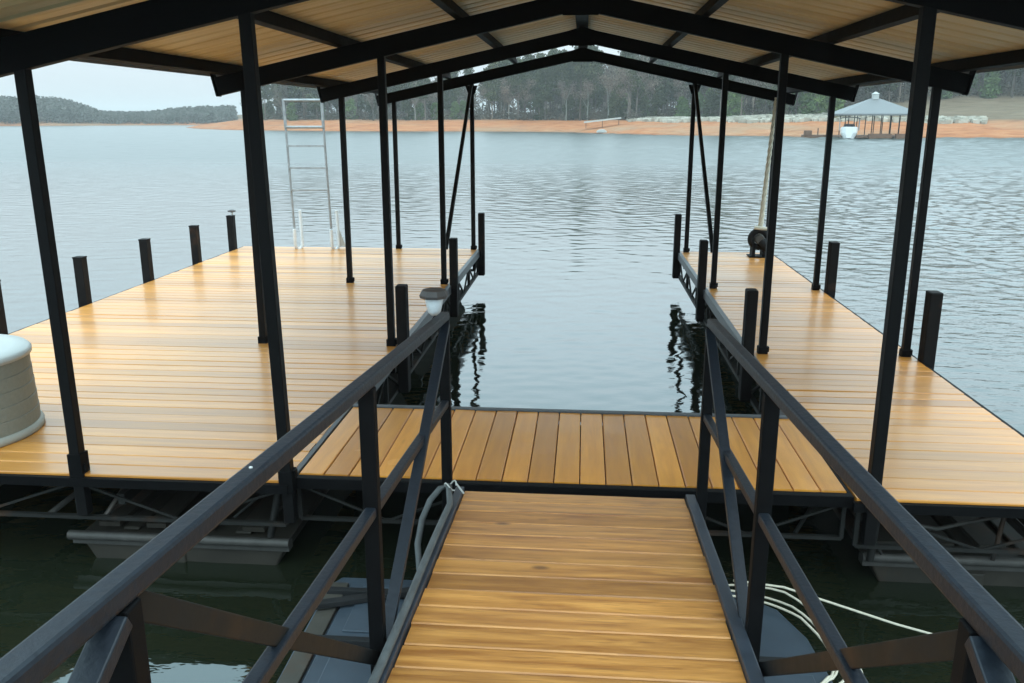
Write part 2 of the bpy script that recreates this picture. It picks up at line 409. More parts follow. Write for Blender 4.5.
def grid(name, x0, x1, y0, y1, st, mat, hf):
    xs = np.arange(x0, x1+st, st); ys = np.arange(y0, y1+st, st)
    X, Y = np.meshgrid(xs, ys); X = X.ravel(); Y = Y.ravel(); Z = hf(X, Y)
    nx = len(xs); ny = len(ys)
    i = np.arange((nx-1)*(ny-1)); r = i//(nx-1); c = i % (nx-1); a = r*nx + c
    F = np.stack([a, a+1, a+nx+1, a+nx], 1)
    keep = Z[F].max(1) > WZ - 2.2
    me = bpy.data.meshes.new(name); me.from_pydata(np.stack([X,Y,Z],1).tolist(), [], F[keep].tolist())
    me.polygons.foreach_set('use_smooth', [True]*len(me.polygons)); me.materials.append(mat)
    o = bpy.data.objects.new(name, me); col.objects.link(o); return o
tag(grid('shore', -150, 420, -30, 430, 2.5, M['land'], lambda X, Y: height(X, Y)[0]), kind='structure')

def px2dir(x, y=118.7):     # horizontal bearing of an image column, used to lay out the far hills
    u = x - 512; fwd = f_px*math.cos(R(14.524)) + 222.8*math.sin(R(14.524)); ya = R(4.7295)
    return (u*math.cos(ya) - fwd*math.sin(ya), u*math.sin(ya) + fwd*math.cos(ya))
# far hills: crest height by bearing angle
prof = [(-500,9),(-300,11),(-150,9.5),(-60,8.6),(0,8.3),(50,8.8),(75,7.4),(92,5.2),(108,3.4),(130,3.2),(150,3.9),(170,4.9),(190,5.6),(225,6.0),(300,6.5),(450,7)]
pb = []
for x, h in prof:
    dx, dy = px2dir(x); pb.append((math.atan2(dx, dy), h))
pa = np.array(pb)
def crest(X, Y): return np.interp(np.arctan2(X, Y), pa[:,0], pa[:,1])
def hillh(X, Y):
    rr = np.hypot(X, Y); c = crest(X, Y)*.55
    base = 372 - 30*np.clip((np.arctan2(X, Y) + .49)*-3.0, 0, 1)
    t = np.clip((rr - base + 3*vnoise(X, Y, 40, 8))/45, -1, 1)
    return np.where(t < 0, WZ + 4*t, WZ + .9*np.clip(t*8,0,1) + c*t*t*(3-2*t))
tag(grid('hills', -560, 30, 120, 620, 6, M['land'], hillh), kind='structure')

# ------------------------------------------------------------------ trees
def quads(name, P, S, T, mat, parent=None):
    """many small leaf faces at P (n,3), sizes S, tints T -> one mesh"""
    n = len(P); A = rng.normal(size=(n,3)); A /= np.linalg.norm(A, axis=1)[:,None]
    B = np.cross(A, rng.normal(size=(n,3))); B /= np.linalg.norm(B, axis=1)[:,None]
    A = A*(S*rng.uniform(.35,.65,n))[:,None]; B = B*(S*rng.uniform(.3,.6,n))[:,None]
    V = np.stack([P-A, P+B, P+A, P-B], 1).reshape(-1,3)
    me = bpy.data.meshes.new(name)
    me.vertices.add(4*n); me.vertices.foreach_set('co', V.ravel().astype(np.float32))
    me.loops.add(4*n); me.loops.foreach_set('vertex_index', np.arange(4*n, dtype=np.int32))
    me.polygons.add(n); me.polygons.foreach_set('loop_start', np.arange(0, 4*n, 4, dtype=np.int32))
    at = me.attributes.new('tint', 'FLOAT', 'FACE'); at.data.foreach_set('value', np.clip(T,0,1).astype(np.float32))
    me.update(calc_edges=True); me.validate(); me.materials.append(mat)
    o = bpy.data.objects.new(name, me); col.objects.link(o)
    if parent is not None: o.parent = parent
    return o
def make_pine(H, cw, base_frac, seed, mat='needle', bark='bark', nq=26):
    random.seed(seed); root = empty('pine_tree')
    t = MB(); lean = random.uniform(-.25,.25)
    def ax(z): return Vector((lean*(z/H)**2*1.6, .3*math.sin(z/H*2+seed), z))
    t.tube([ax(-.6)] + [ax(H*k/8) for k in range(9)], [.21]+[.19*(1-.85*k/8) for k in range(9)], 6)
    P = []; T = []; z = H*base_frac
    while z < H*.99:
        k = (z/H - base_frac)/(1-base_frac); rad = cw*(1-k)**.65*(.55+.45*min(1,k*4))*random.uniform(.65,1.1) + .25
        for j in range(random.randint(2,4)):
            a = random.uniform(0, 6.28); rr = rad*random.uniform(.55,1.0)
            tip = ax(z) + Vector((math.cos(a)*rr, math.sin(a)*rr, random.uniform(-.1,.5)))
            t.tube([ax(z), (ax(z)+tip)/2+Vector((0,0,.1)), tip], [.05,.035,.015], 3, cap=False)
            for cl in range(3):
                cc = ax(z).lerp(tip, (.5,.8,1.0)[cl]); cr = random.uniform(.5,.8); tb = random.uniform(.1,.8)
                P.append(rng.normal(size=(nq,3))*[cr*.55,cr*.55,cr*.40] + list(cc)); T.append(tb + rng.uniform(-.2,.3,nq))
        z += H*(1-base_frac)/13*random.uniform(.7,1.3)
    P = np.concatenate(P); T = np.concatenate(T)
    t.build('trunk', M[bark], root); quads('crown', P, np.full(len(P), .46), T, M[mat], root); return root
def make_bare(H, cw, seed, bark='bark'):
    random.seed(seed); root = empty('bare_tree')
    t = MB(); P = []; T = []
    def grow(p, d, L, r, lev):
        q = p + d*L; mid = p.lerp(q,.5) + Vector((random.uniform(-1,1),random.uniform(-1,1),0))*L*.05
        t.tube([p, mid, q], [r, r*.8, r*.62], 5 if lev < 2 else 3, cap=False, tint=random.random())
        if lev >= 3:
            n = 26; u = rng.uniform(.2,1.5,n)[:,None]
            P.append(np.array(p)+np.array(d)*L*u + rng.normal(size=(n,3))*.42); T.append(random.random()*.6+rng.uniform(0,.4,n)); return
        for k in range([3,3,4][lev]):
            a = random.uniform(0,6.28); sp = random.uniform(.35,.75)
            nd = (d + Vector((math.cos(a)*sp, math.sin(a)*sp, random.uniform(-.05,.35)))).normalized()
            st = p.lerp(q, random.uniform(.35,1)) if k else q
            grow(st, nd, L*random.uniform(.5,.72)*(1 if lev else .8), max(.02,r*.5), lev+1)
    grow(Vector((0,0,-.5)), Vector((random.uniform(-.05,.05),0,1)), H*.42, .17, 0)
    P = np.concatenate(P); T = np.concatenate(T)
    t.build('trunk', M[bark], root); quads('crown', P, rng.uniform(.14,.30,len(P)), T, M['twig'], root); return root
protos = {
 'pine': [make_pine(13,2.4,.36,1), make_pine(14,2.7,.45,2), make_pine(12,2.3,.22,3), make_pine(13.5,2.2,.52,4)],
 'young': [make_pine(7,2.2,.08,5), make_pine(5.5,1.9,.05,6,'needle2')],
 'bare': [make_bare(12,3,11), make_bare(13.5,3,12), make_bare(10.5,3,13,'barkp'), make_bare(12,3,14)],
}
used = set()
TL = {'pine': ('tall pine with a bare trunk in the wood behind the clay shore','pine tree','tall pines in the wood behind the shore'),
      'young': ('short bushy young evergreen at the edge of the shore wood','evergreen tree','young evergreens along the shore wood'),
      'bare': ('leafless grey winter hardwood in the wood behind the clay shore','bare tree','leafless trees in the wood behind the shore')}
TN = {'pine':'pine_tree','young':'young_evergreen','bare':'bare_tree'}
def place_tree(kind, i, x, y, z, sc, rz):
    p = protos[kind][i % len(protos[kind])]
    if (kind, i % len(protos[kind])) not in used:
        used.add((kind, i % len(protos[kind]))); r = p; r.name = TN[kind]
    else:
        r = p.copy(); col.objects.link(r)
        for ch in p.children:
            c = ch.copy(); col.objects.link(c); c.parent = r
    r.location = (x,y,z); r.rotation_euler = (0,0,rz); r.scale = (sc,sc,sc*random.uniform(.95,1.05))
    tag(r, TL[kind][0], TL[kind][1], TL[kind][2])
random.seed(21)
def hz(x, y): return float(height(np.array([x]), np.array([y]))[0][0])
def topscale(px):
    return np.interp(px, [215,226,240,300,400,460,515,545,590,640,720,860,1024],[.45,.66,.82,.92,.95,.84,.92,1.04,1.14,1.15,1.05,1.0,1.0])
def candidates(n, p0, p1, r0, r1):
    px = rng.uniform(p0, p1, n); u = px-512; ya = R(4.7295); fwd = f_px*math.cos(R(14.524))+222.8*math.sin(R(14.524))
    dx = u*math.cos(ya)-fwd*math.sin(ya); dy = u*math.sin(ya)+fwd*math.cos(ya); q = np.hypot(dx,dy); rr = rng.uniform(r0,r1,n)
    X = dx/q*rr; Y = dy/q*rr; return px, X, Y, sdist(np.stack([X,Y],1)), height(X,Y)[0]
cnt = {'pine':0,'young':0,'bare':0}; CELL = {}
PX, CX, CY, CD, CH = candidates(14000, 214, 1075, 125, 265)
for px, x, y, d, h in zip(PX, CX, CY, CD, CH):
    lim = 15 if px < 640 else (24 if px < 850 else 44)
    if d < lim or d > lim + 45: continue
    if px < 240 and d > 32: continue
    if 458 < px < 550 and (d > lim+34 or random.random() < .3): continue
    key = (int(x//2.3), int(y//2.3))
    if key in CELL: continue
    pin = .62 if px < 600 else .28
    if 350 < px < 470: pin = .45
    kd = 'pine' if random.random() < pin else 'bare'
    if d < lim + 8 and random.random() < .09: kd = 'young'
    if 218 < px < 250: kd = 'pine'
    if cnt[kd] >= 262: continue
    CELL[key] = 1; cnt[kd] += 1
    i = random.randint(0, 5)
    place_tree(kd, i, x, y, h-.1, float(topscale(px))*random.uniform(.82,1.12)*(1 if kd != 'young' else .8), random.uniform(0, 6.28))
print('trees', cnt)
for k, v in protos.items():
    for i, p in enumerate(v):
        if (k, i) not in used:
            for c in list(p.children): bpy.data.objects.remove(c)
            bpy.data.objects.remove(p)

# woods too far to count: many clumps of twigs and needles, one object each
def woods(name, X, Y, Z, Hh, Wd, mat, size, n, label, cat):
    m = len(X); u = rng.random((m,n))**.7; rad = Wd[:,None]*(1.05-u)**.5; a = rng.uniform(0,6.283,(m,n)); q = rad*np.sqrt(rng.random((m,n)))
    P = np.stack([X[:,None]+np.cos(a)*q, Y[:,None]+np.sin(a)*q, Z[:,None]+Hh[:,None]*(.03+.97*u)], 2).reshape(-1,3)
    T = (rng.uniform(0,.9,(m,1))+rng.uniform(-.2,.2,(m,n))).ravel()
    o = quads(name, P, np.full(len(P), size), T, mat); tag(o, label, cat, kind='stuff'); return o
ang = []
pxs = np.concatenate([rng.uniform(-60,235,2300), rng.uniform(-420,-60,350)])
u = pxs-512; ya = R(4.7295); fwd = f_px*math.cos(R(14.524))+222.8*math.sin(R(14.524))
dx = u*math.cos(ya)-fwd*math.sin(ya); dy = u*math.sin(ya)+fwd*math.cos(ya); q = np.hypot(dx,dy)
base = 372 - 30*np.clip((np.arctan2(dx,dy)+.49)*-3.0,0,1); rr = base + 3 + rng.random(len(pxs))*42
X = dx/q*rr; Y = dy/q*rr
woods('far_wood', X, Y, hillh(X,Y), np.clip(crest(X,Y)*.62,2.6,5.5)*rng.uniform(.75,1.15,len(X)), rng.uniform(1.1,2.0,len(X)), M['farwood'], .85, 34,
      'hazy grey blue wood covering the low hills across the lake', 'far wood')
px, X, Y, D_, H_ = candidates(6000, 232, 1080, 150, 300)
k = (D_ > np.where(px < 640, 52, 76)) & ~((px > 462) & (px < 545) & (D_ > 62)) & (D_ < 130)
X, Y, H_, px = X[k][:1400], Y[k][:1400], H_[k][:1400], px[k][:1400]
woods('back_wood', X, Y, H_, rng.uniform(8,12,len(X))*topscale(px), rng.uniform(1.4,2.4,len(X)), M['backwood'], .6, 70,
      'grey brown mass of winter wood behind the shore trees', 'wood')
# brush at the foot of the wood
px, X, Y, D_, H_ = candidates(9000, 236, 1080, 125, 240)
lim = np.where(px < 640, 14.5, np.where(px < 850, 25, 45))
k = (D_ > lim) & (D_ < lim+30); X, Y, H_ = X[k][:1500], Y[k][:1500], H_[k][:1500]
woods('brush', X, Y, H_, rng.uniform(.9,2.6,len(X)), rng.uniform(.8,1.6,len(X)), M['backwood'], .32, 42,
      'dull brown and green brush at the foot of the shore wood', 'brush')

# riprap: uncountable pale stones
rk = MB(); random.seed(5)
px, X, Y, D_, H_ = candidates(26000, 628, 985, 118, 190)
k = (D_ > 12) & (D_ < np.where(px < 830, 27, 17)) & ~((px > 850) & (px < 925) & (rng.random(len(px)) < .6))
X, Y, H_ = X[k][:3000], Y[k][:3000], H_[k][:3000]
for x, y, z in zip(X, Y, H_):
    s_ = random.uniform(.18,.5)
    vs = [Vector((random.uniform(.7,1)*sx, random.uniform(.7,1)*sy, random.uniform(.5,.8)*sz))*s_ + Vector((x,y,z+s_*.3)) for sx in (-1,1) for sy in (-1,1) for sz in (-1,1)]
    rk.face(vs, [(0,1,3,2),(4,6,7,5),(0,4,5,1),(2,3,7,6),(0,2,6,4),(1,5,7,3)])
tag(rk.build('riprap', M['rock']), 'band of pale grey stones along the top of the orange clay bank', 'stones', kind='stuff')

# ------------------------------------------------------------------ DOCK
dock = empty('boat_dock', (0,4.25,0), 'roofed floating dock with amber plank decks beside a slip and black steel posts', 'boat dock')
DO = Vector((0,4.25,0))
def part(mb, name, mat, parent=None, bevel=0, label=None):
    """mesh given in world coordinates -> child of dock (or of a part with identity transform)"""
    if parent is None or parent is dock:
        mb.v = [(x-DO.x, y-DO.y, z-DO.z) for x, y, z in mb.v]; p = dock
    else:
        mb.v = [(x-DO.x, y-DO.y, z-DO.z) for x, y, z in mb.v]; p = parent
    o = mb.build(name, mat, p, bevel=bevel)
    if label: o['label'] = label
    return o
LX0, LX1, RX0, RX1, Y0, Y1 = -5.25, -1.60, 1.455, 2.76, 4.25, 12.93
PITCH = .1435
def planks_x(x0, x1, y0, y1, z, th, pitch, gap, rnd=.0015, slope=None):
    m = MB(); y = y0; k = 0
    while y < y1 - .03:
        ye = min(y + pitch - gap, y1); t = random.random(); dz = random.uniform(-rnd, rnd); tl = random.uniform(-rnd, rnd); tx = random.uniform(-rnd, rnd)
        e0 = random.uniform(-.003,.003); e1 = random.uniform(-.003,.003); bv = .005
        def zz(yy, base): return base + (slope(yy) if slope else 0)
        prof = [(y, z-th), (ye, z-th), (ye, z-bv), (ye-bv, z), (y+bv, z), (y, z-bv)]
        vs = []
        nseg = 6
        for q in range(nseg+1):
            xx = x0+e0 + (x1+e1-x0-e0)*q/nseg; wob = random.uniform(-rnd, rnd)*.5
            for j, (py, pz) in enumerate(prof):
                vs.append((xx, py, zz(py, pz) + dz + (tl if py > (y+ye)/2 else -tl) + tx*(q/nseg-.5)*2 + wob))
        fs = [tuple(range(6))[::-1], tuple(nseg*6+i for i in range(6))]
        for q in range(nseg):
            for j in range(6):
                j2 = (j+1) % 6; fs.append((q*6+j, q*6+j2, (q+1)*6+j2, (q+1)*6+j))
        m.face(vs, fs, t); y += pitch; k += 1
    return m
random.seed(3)
part(planks_x(LX0, LX1, Y0, Y1, 0, .036, PITCH, .0045), 'deck', M['deck'], label='wide amber plank deck left of the slip')
part(planks_x(RX0, RX1, Y0+.03, Y1, 0, .036, PITCH, .0045), 'deck', M['deck'], label='narrow amber plank deck right of the slip')
mb = planks_x(4.36, 5.50, -1.555, 1.425, 0, .036, .1425, .006)
mb.v = [(y, x, z) for x, y, z in mb.v]; mb.f = [f[::-1] for f in mb.f]
part(mb, 'crosswalk', M['cross'], label='crosswise walkway of lengthwise amber boards joining the two decks')
# edge trims
def seg(name, a, b, w_, h_, mat, parent=None, bevel=0, label=None, up=(0,0,1)):
    m = MB(); m.bar(a, b, w_, h_, up); return part(m, name, mat, parent, bevel, label)
seg('edge_trim', (-1.56,5.53,-.028), (1.44,5.53,-.028), .045, .075, M['trim'], bevel=.004)
seg('edge_trim', (-1.56,4.325,-.035), (1.44,4.325,-.035), .05, .065, M['black'], bevel=.004)
seg('edge_trim', (-1.578,4.30,-.03), (-1.578,5.55,-.03), .03, .07, M['trim'], bevel=.003)
seg('edge_trim', (1.439,4.30,-.035), (1.439,5.55,-.035), .018, .06, M['black'], bevel=.002)
seg('edge_trim', (-1.572,5.57,-.045), (-1.572,Y1,-.045), .05, .10, M['trim'], bevel=.004)
seg('edge_trim', (1.428,5.57,-.045), (1.428,Y1,-.045), .05, .10, M['trim'], bevel=.004)
seg('edge_trim', (LX0-.015,Y0,-.055), (LX0-.015,Y1,-.055), .025, .10, M['black'])
seg('edge_trim', (RX1+.015,Y0,-.055), (RX1+.015,Y1,-.055), .025, .10, M['black'])
seg('edge_trim', (LX0,Y0-.015,-.040), (LX1+.02,Y0-.015,-.040), .03, .052, M['black'])
seg('edge_trim', (RX0-.02,Y0+.012,-.040), (RX1,Y0+.012,-.040), .03, .052, M['black'])
seg('edge_trim', (LX0,Y1+.015,-.055), (LX1,Y1+.015,-.055), .03, .10, M['black'])
seg('edge_trim', (RX0,Y1+.015,-.055), (RX1,Y1+.015,-.055), .03, .10, M['black'])
m = MB(); m.box(-1.55, 1.42, 5.46, 5.485, -.72, -.125, .3); part(m, 'reflection_blocker', M['strap'])  # added board, blocks the sky mirrored in the water under the crosswalk
# joists under the decks
j = MB()
for y in np.arange(Y0+.25, Y1, .6):
    j.box(LX0+.05, LX1-.02, y, y+.04, -.135, -.040, .3); 
    j.box(RX0+.03, RX1-.03, y, y+.04, -.135, -.040, .3)
for x in (LX0+.6, -3.6, -2.6, 1.75, 2.4): j.box(x, x+.04, Y0+.05, Y1-.05, -.20, -.137, .3)
for y in (4.5, 4.95, 5.35): j.box(-1.54, 1.41, y, y+.04, -.12, -.040, .3)
part(j, 'joist_frame', M['truss'])
# trusses
def truss(a, b, zt, zb, n, mat, th=.045, skip_vert=False):
    m = MB(); a = Vector(a); b = Vector(b)
    m.bar((a.x,a.y,zb), (b.x,b.y,zb), th, th*.75, tint=.5)
    for i in range(n+1):
        p = a.lerp(b, i/n); m.bar((p.x,p.y,zb), (p.x,p.y,zt), th*.8, th*.8, tint=.4)
        if i < n:
            q = a.lerp(b, (i+1)/n); c = a.lerp(b, (i+.5)/n)
            m.bar((p.x,p.y,zt), (c.x,c.y,zb), th*.45, th*.45, tint=.6); m.bar((c.x,c.y,zb), (q.x,q.y,zt), th*.45, th*.45, tint=.6)
    return part(m, 'truss', mat)
truss((LX0,4.29,0), (LX1-.02,4.29,0), -.07, -.28, 3, M['truss'], .028)
truss((-1.56,4.36,0), (1.42,4.36,0), -.07, -.27, 3, M['truss'], .026)
truss((RX0+.02,4.30,0), (RX1,4.30,0), -.07, -.28, 1, M['truss'], .028)
truss((-1.56,5.52,0), (1.42,5.52,0), -.07, -.28, 3, M['truss'], .035)
truss((-1.59,5.60,0), (-1.59,Y1-.05,0), -.10, -.36, 7, M['truss'])
truss((1.445,5.60,0), (1.445,Y1-.05,0), -.10, -.36, 7, M['truss'])
truss((LX0,4.32,0), (LX0,Y1-.05,0), -.11, -.32, 7, M['truss'])
truss((RX1,4.32,0), (RX1,Y1-.05,0), -.11, -.32, 7, M['truss'])
truss((LX0+.05,Y1-.03,0), (LX1-.05,Y1-.03,0), -.11, -.32, 3, M['truss'])
# floats
def float_box(x0, x1, y0, y1, label=None):
    m = MB(); zt = -.445; zb = -.85; s_ = .20
    vs = [(x0+s_,y0+.02,zb),(x1-s_,y0+.02,zb),(x1-s_,y1-.02,zb),(x0+s_,y1-.02,zb),(x0,y0,zt),(x1,y0,zt),(x1,y1,zt),(x0,y1,zt)]
    m.face(vs, [(0,3,2,1),(4,5,6,7),(0,1,5,4),(1,2,6,5),(2,3,7,6),(3,0,4,7)], .5)
    nr = int((x1-x0)/.32)
    for k in range(nr):     # moulded ribs on the top
        xx = x0 + .12 + (x1-x0-.24)*(k+.5)/nr
        m.box(xx-.05, xx+.05, y0+.06, y1-.06, zt+.002, zt+.025, .7)
    m.box(x0+.42, x0+.64, y0-.012, y0+.05, -.72, -.52, .6)
    o = part(m, 'float', M['float'], bevel=.012, label=label)
    # flange pipe around the top
    l = MB(); l.tube([(x0-.04,y0-.03,zt+.01),(x1+.02,y0-.03,zt+.01)], .028, 8, .5); l.box(x0-.03,x1+.01,y0-.02,y0+.05,zt-.05,zt-.004,.5)
    part(l, 'flange', M['galv'], o)
    return o
for x0, x1 in ((-2.92,-1.66), (-5.2,-4.0)):
    for y0 in (4.39, 6.4, 8.5, 10.6):
        float_box(x0, x1, y0, y0+1.4)
for y0 in (4.50, 6.4, 8.5, 10.6): float_box(1.62, 2.80, y0, y0+1.4)
# posts
def post(x, y, top, label=None, sleeve=True, w_=.07, sl=.1, lean=0):
    m = MB(); m.box(x-w_/2, x+w_/2, y-w_/2, y+w_/2, -.25 , top, .5)
    m.v = [(vx + lean*(vz/top), vy, vz) for vx, vy, vz in m.v]      # slightly out of plumb
    o = part(m, 'post', M['post'], bevel=.005, label=label)
    if sleeve:
        s_ = MB(); s_.box(x-w_/2-.009, x+w_/2+.009, y-w_/2-.009, y+w_/2+.009, -.06, sl, .5)
        s_.box(x+w_/2+.0095, x+w_/2+.022, y-.02, y+.02, .015, .06, .5)
        part(s_, 'sleeve', M['black'], o, bevel=.003)
    return o
XC = -.055
def rz_bot(x): return 2.742 - .2155*abs(x - XC)
ROWS = [4.27, 7.17, 10.07, 12.88]
for y in ROWS:
    for x in (-2.785 if y < 5 else -2.80, -1.59 if y < 5 else -1.65, 1.53, 2.70):
        post(x, y, rz_bot(x)+.03, w_=.061 if y < 5 else .060, sl=.12 if (y < 5 and x < -2) else .06, lean={-2.785:-.015,-1.59:-.045}.get(x, 0))
# rafters with end plates
nrm = math.atan(.2155); UP = Vector((math.sin(nrm),0,math.cos(nrm)))
for i, y in enumerate(ROWS):
    hh = .165 if i == 0 else .145
    for sgn in (-1, 1):
        m = MB(); xe = XC + sgn*2.96
        up = Vector((sgn*math.sin(nrm),0,math.cos(nrm)))
        a = Vector((XC, y, 2.742)); b = Vector((xe, y, rz_bot(xe)))
        prof = []
        vs = []
        for p, plumb in ((a, True), (b, False)):
            for dy in (-.032, .032):
                vs.append((p.x, y+dy, p.z))
                vs.append((p.x, y+dy, p.z+hh/math.cos(nrm)) if plumb else (p.x + up.x*hh, y+dy, p.z + up.z*hh))
        f = [(0,1,3,2),(4,6,7,5),(0,4,5,1),(2,3,7,6),(1,5,7,3),(0,2,6,4)]
        m.face(vs, f, .5)
        # lipped lower flange
        o = part(m, 'rafter', M['black'], bevel=.004)
        e = MB(); d = (b-a).normalized()
        c0 = b + d*.006
        e.face([c0+Vector((0,dy,0))+up*h_+d*q for q in (0,.012) for dy in (-.045,.045) for h_ in (-.004,hh+.075)],
               [(0,1,3,2),(4,6,7,5),(0,4,5,1),(2,3,7,6),(1,5,7,3),(0,2,6,4)], .5)
        part(e, 'end_plate', M['black'], o)
    g = MB(); g.face([(XC-.14,y-.040,2.70),(XC+.14,y-.040,2.70),(XC+.14,y-.040,2.86),(XC,y-.040,2.90),(XC-.14,y-.040,2.86),
                      (XC-.14,y-.034,2.70),(XC+.14,y-.034,2.70),(XC+.14,y-.034,2.86),(XC,y-.034,2.90),(XC-.14,y-.034,2.86)],
                     [(0,1,2,3,4),(9,8,7,6,5),(0,5,6,1),(1,6,7,2),(2,7,8,3),(3,8,9,4),(4,9,5,0)], .5)
    part(g, 'apex_plate', M['black'])
    # knee gussets beside inner posts
    for x in (-1.65, 1.53):
        s_ = 1 if x > 0 else -1
        k = MB(); zb = rz_bot(x)
        k.face([(x-.09,y-.044,zb-.015),(x+.09,y-.044,zb-.015),(x+.045,y-.044,zb-.14),(x-.045,y-.044,zb-.14),
                (x-.09,y-.038,zb-.015),(x+.09,y-.038,zb-.015),(x+.045,y-.038,zb-.14),(x-.045,y-.038,zb-.14)],
               [(3,2,1,0),(4,5,6,7),(0,1,5,4),(1,2,6,5),(2,3,7,6),(3,0,4,7)], .5)
        if i in (3,): part(k, 'gusset', M['black'])
# purlins on top of the rafters
RY0, RY1 = 2.75, 13.02
HT = .150
for dx in (0, .97, 1.93, 2.90):
    for sgn in ((1,) if dx == 0 else (-1, 1)):
        x = XC + sgn*dx; z = rz_bot(x) + HT + .045
        m = MB(); wd = .13 if dx == 0 else .055
        up = (0,0,1) if dx == 0 else (sgn*math.sin(nrm),0,math.cos(nrm))
        m.bar((x, RY0+.03, z), (x, 12.92, z), wd, .088, up)
        part(m, 'purlin', M['black'], bevel=.003)
# corrugated roof sheets
def sheet(sgn):
    m = MB(); off = HT + .093; pr = []
    y = RY0
    P_ = .2286
    while y < RY1 - .01:
        for dy, dz in ((0,0),(.055,0),(.075,.019),(.105,.019),(.125,0)):
            pr.append((min(y+dy,RY1), dz))
        for q in (.155,.175,.195):
            pr.append((min(y+q,RY1), .0035 if q == .175 else 0))
        y += P_
    pr.append((RY1, 0))
    xs = [0, .75, 1.5, 2.3, 3.13]
    vs = []
    for x in xs:
        xx = XC + sgn*x
        for (yy, dz) in pr:
            vs.append((xx, yy, rz_bot(xx) + off + dz))
    n = len(pr); fs = []
    for i in range(len(xs)-1):
        for k in range(n-1):
            q = (i*n+k, i*n+k+1, (i+1)*n+k+1, (i+1)*n+k)
            fs.append(q if sgn < 0 else q[::-1])
    m.face(vs, fs, .5)
    o = part(m, 'roof_sheet', M['roof'])
    s_ = o.modifiers.new('Solid', 'SOLIDIFY'); s_.thickness = .002
    t = MB(); xe = XC+sgn*3.14; t.bar((xe,RY0,rz_bot(xe)+off-.01),(xe,RY1,rz_bot(xe)+off-.01), .012, .06)
    part(t, 'drip_edge', M['groof'], o)
sheet(-1); sheet(1)
# diagonal braces at the open end
for x, xx in ((-1.65,-1.63), (1.53,1.51)):
    m = MB(); m.bar((x, 12.80, rz_bot(x)-.02), (xx, 10.13, .42), .045, .045); part(m, 'brace', M['post'], bevel=.003)
# bumpers on the inner slip sides and outer piles
def bumper(x, y, z0, z1, w_=.10, d=.12):
    m = MB(); m.box(x-w_/2, x+w_/2, y-d/2, y+d/2, z0, z1, random.random()); o = part(m, 'bumper', M['bumper'], bevel=.010)
for y in (7.05, 10.0, 12.82):
    bumper(-1.52, y, -.38, .56, .09); bumper(1.385, y, -.38, .57, .09)
for y in (7.02, 9.90): bumper(2.815, y, -.30, .58, .10)
for y in (5.82, 7.24, 8.64, 10.03, 11.40, 12.66):
    m = MB(); x = -5.315
    m.box(x-.05, x+.05, y-.05, y+.05, -.35, .49, .5); m.box(x-.054, x+.054, y-.054, y+.054, .49, .506, .5)
    part(m, 'edge_pile', M['bumper'], bevel=.004)
for y in (12.5,):
    m = MB(); x = 2.83; m.box(x-.05, x+.05, y-.05, y+.05, -.35, .0, .5)
# galvanised under-dock pipes and hanging cable seen below the front edge
m = MB(); m.tube([(-3.05,4.33,-.30),(-2.86,4.9,-.14)], .018, 6); part(m, 'pipe_stub', M['galv'])
m = MB(); m.tube([(-2.70,4.31,-.29),(-2.62,4.5,-.12)], .014, 6); part(m, 'pipe_stub', M['galv'])
m = MB()
m.tube([(1.7,4.35,-.16),(1.95,4.45,-.24),(2.2,4.6,-.26),(2.7,4.7,-.20)], .012, 6)
part(m, 'pipe_stub', M['galv'])

random.seed(31)
for x0, x1, y0 in ((-2.85,-1.75,4.45),(1.68,2.75,4.58)):
    for k in range(4):
        xx = x0 + (x1-x0)*(k+.5)/4 + random.uniform(-.05,.05)
        m = MB(); m.bar((xx,y0,-.405),(xx+random.uniform(-.05,.05),y0+1.2,-.40), random.uniform(.10,.17), .028); part(m, 'float_board', M['float'])
for a_, b_, r_ in (((-2.75,4.36,-.33),(-2.45,4.8,-.12),.010),((-1.75,4.36,-.40),(-1.70,4.42,-.12),.022),((-1.95,4.35,-.28),(-1.72,4.5,-.10),.009),
                   ((1.60,4.40,-.42),(1.62,4.42,-.10),.022),((1.66,4.40,-.38),(1.50,4.6,-.12),.010),((2.25,4.42,-.40),(2.30,4.46,-.12),.014),((1.20,4.45,-.30),(1.50,4.9,-.14),.012)):
    m = MB(); m.tube([a_, b_], r_, 6); part(m, 'strut', M['truss'])
# ------------------------------------------------------------------ GANGWAY
SL = .090; GY = 4.225
def gz(y): return -.012 + SL*(GY - y)
gw = empty('gangway', (0,GY,0), 'sloping plank gangway with charcoal steel handrails leading down onto the dock', 'gangway')
def gpart(mb, name, mat, parent=None, bevel=0, label=None):
    mb.v = [(x, y-GY, z) for x, y, z in mb.v]
    o = mb.build(name, mat, parent or gw, bevel=bevel)
    if label: o['label'] = label
    return o
random.seed(12)
GXL, GXR = -.600, .560
gpart(planks_x(GXL, GXR, -.6, GY, -.012, .036, .1465, .0075, .0016, slope=lambda y: SL*(GY-y)), 'boards', M['gang'])
NB = -.6
def gb(x, y, dz=0): return (x, y, gz(y)+dz)
m = MB(); m.bar(gb(GXL-.028,NB,-.03), gb(GXL-.028,GY,-.03), .045, .11); gpart(m, 'side_channel', M['curb'], bevel=.005)
m = MB(); m.bar(gb(GXR+.028,NB,-.03), gb(GXR+.028,GY,-.03), .050, .11); gpart(m, 'side_channel', M['curb'], bevel=.005)
RXL, RXR = -.685, .640
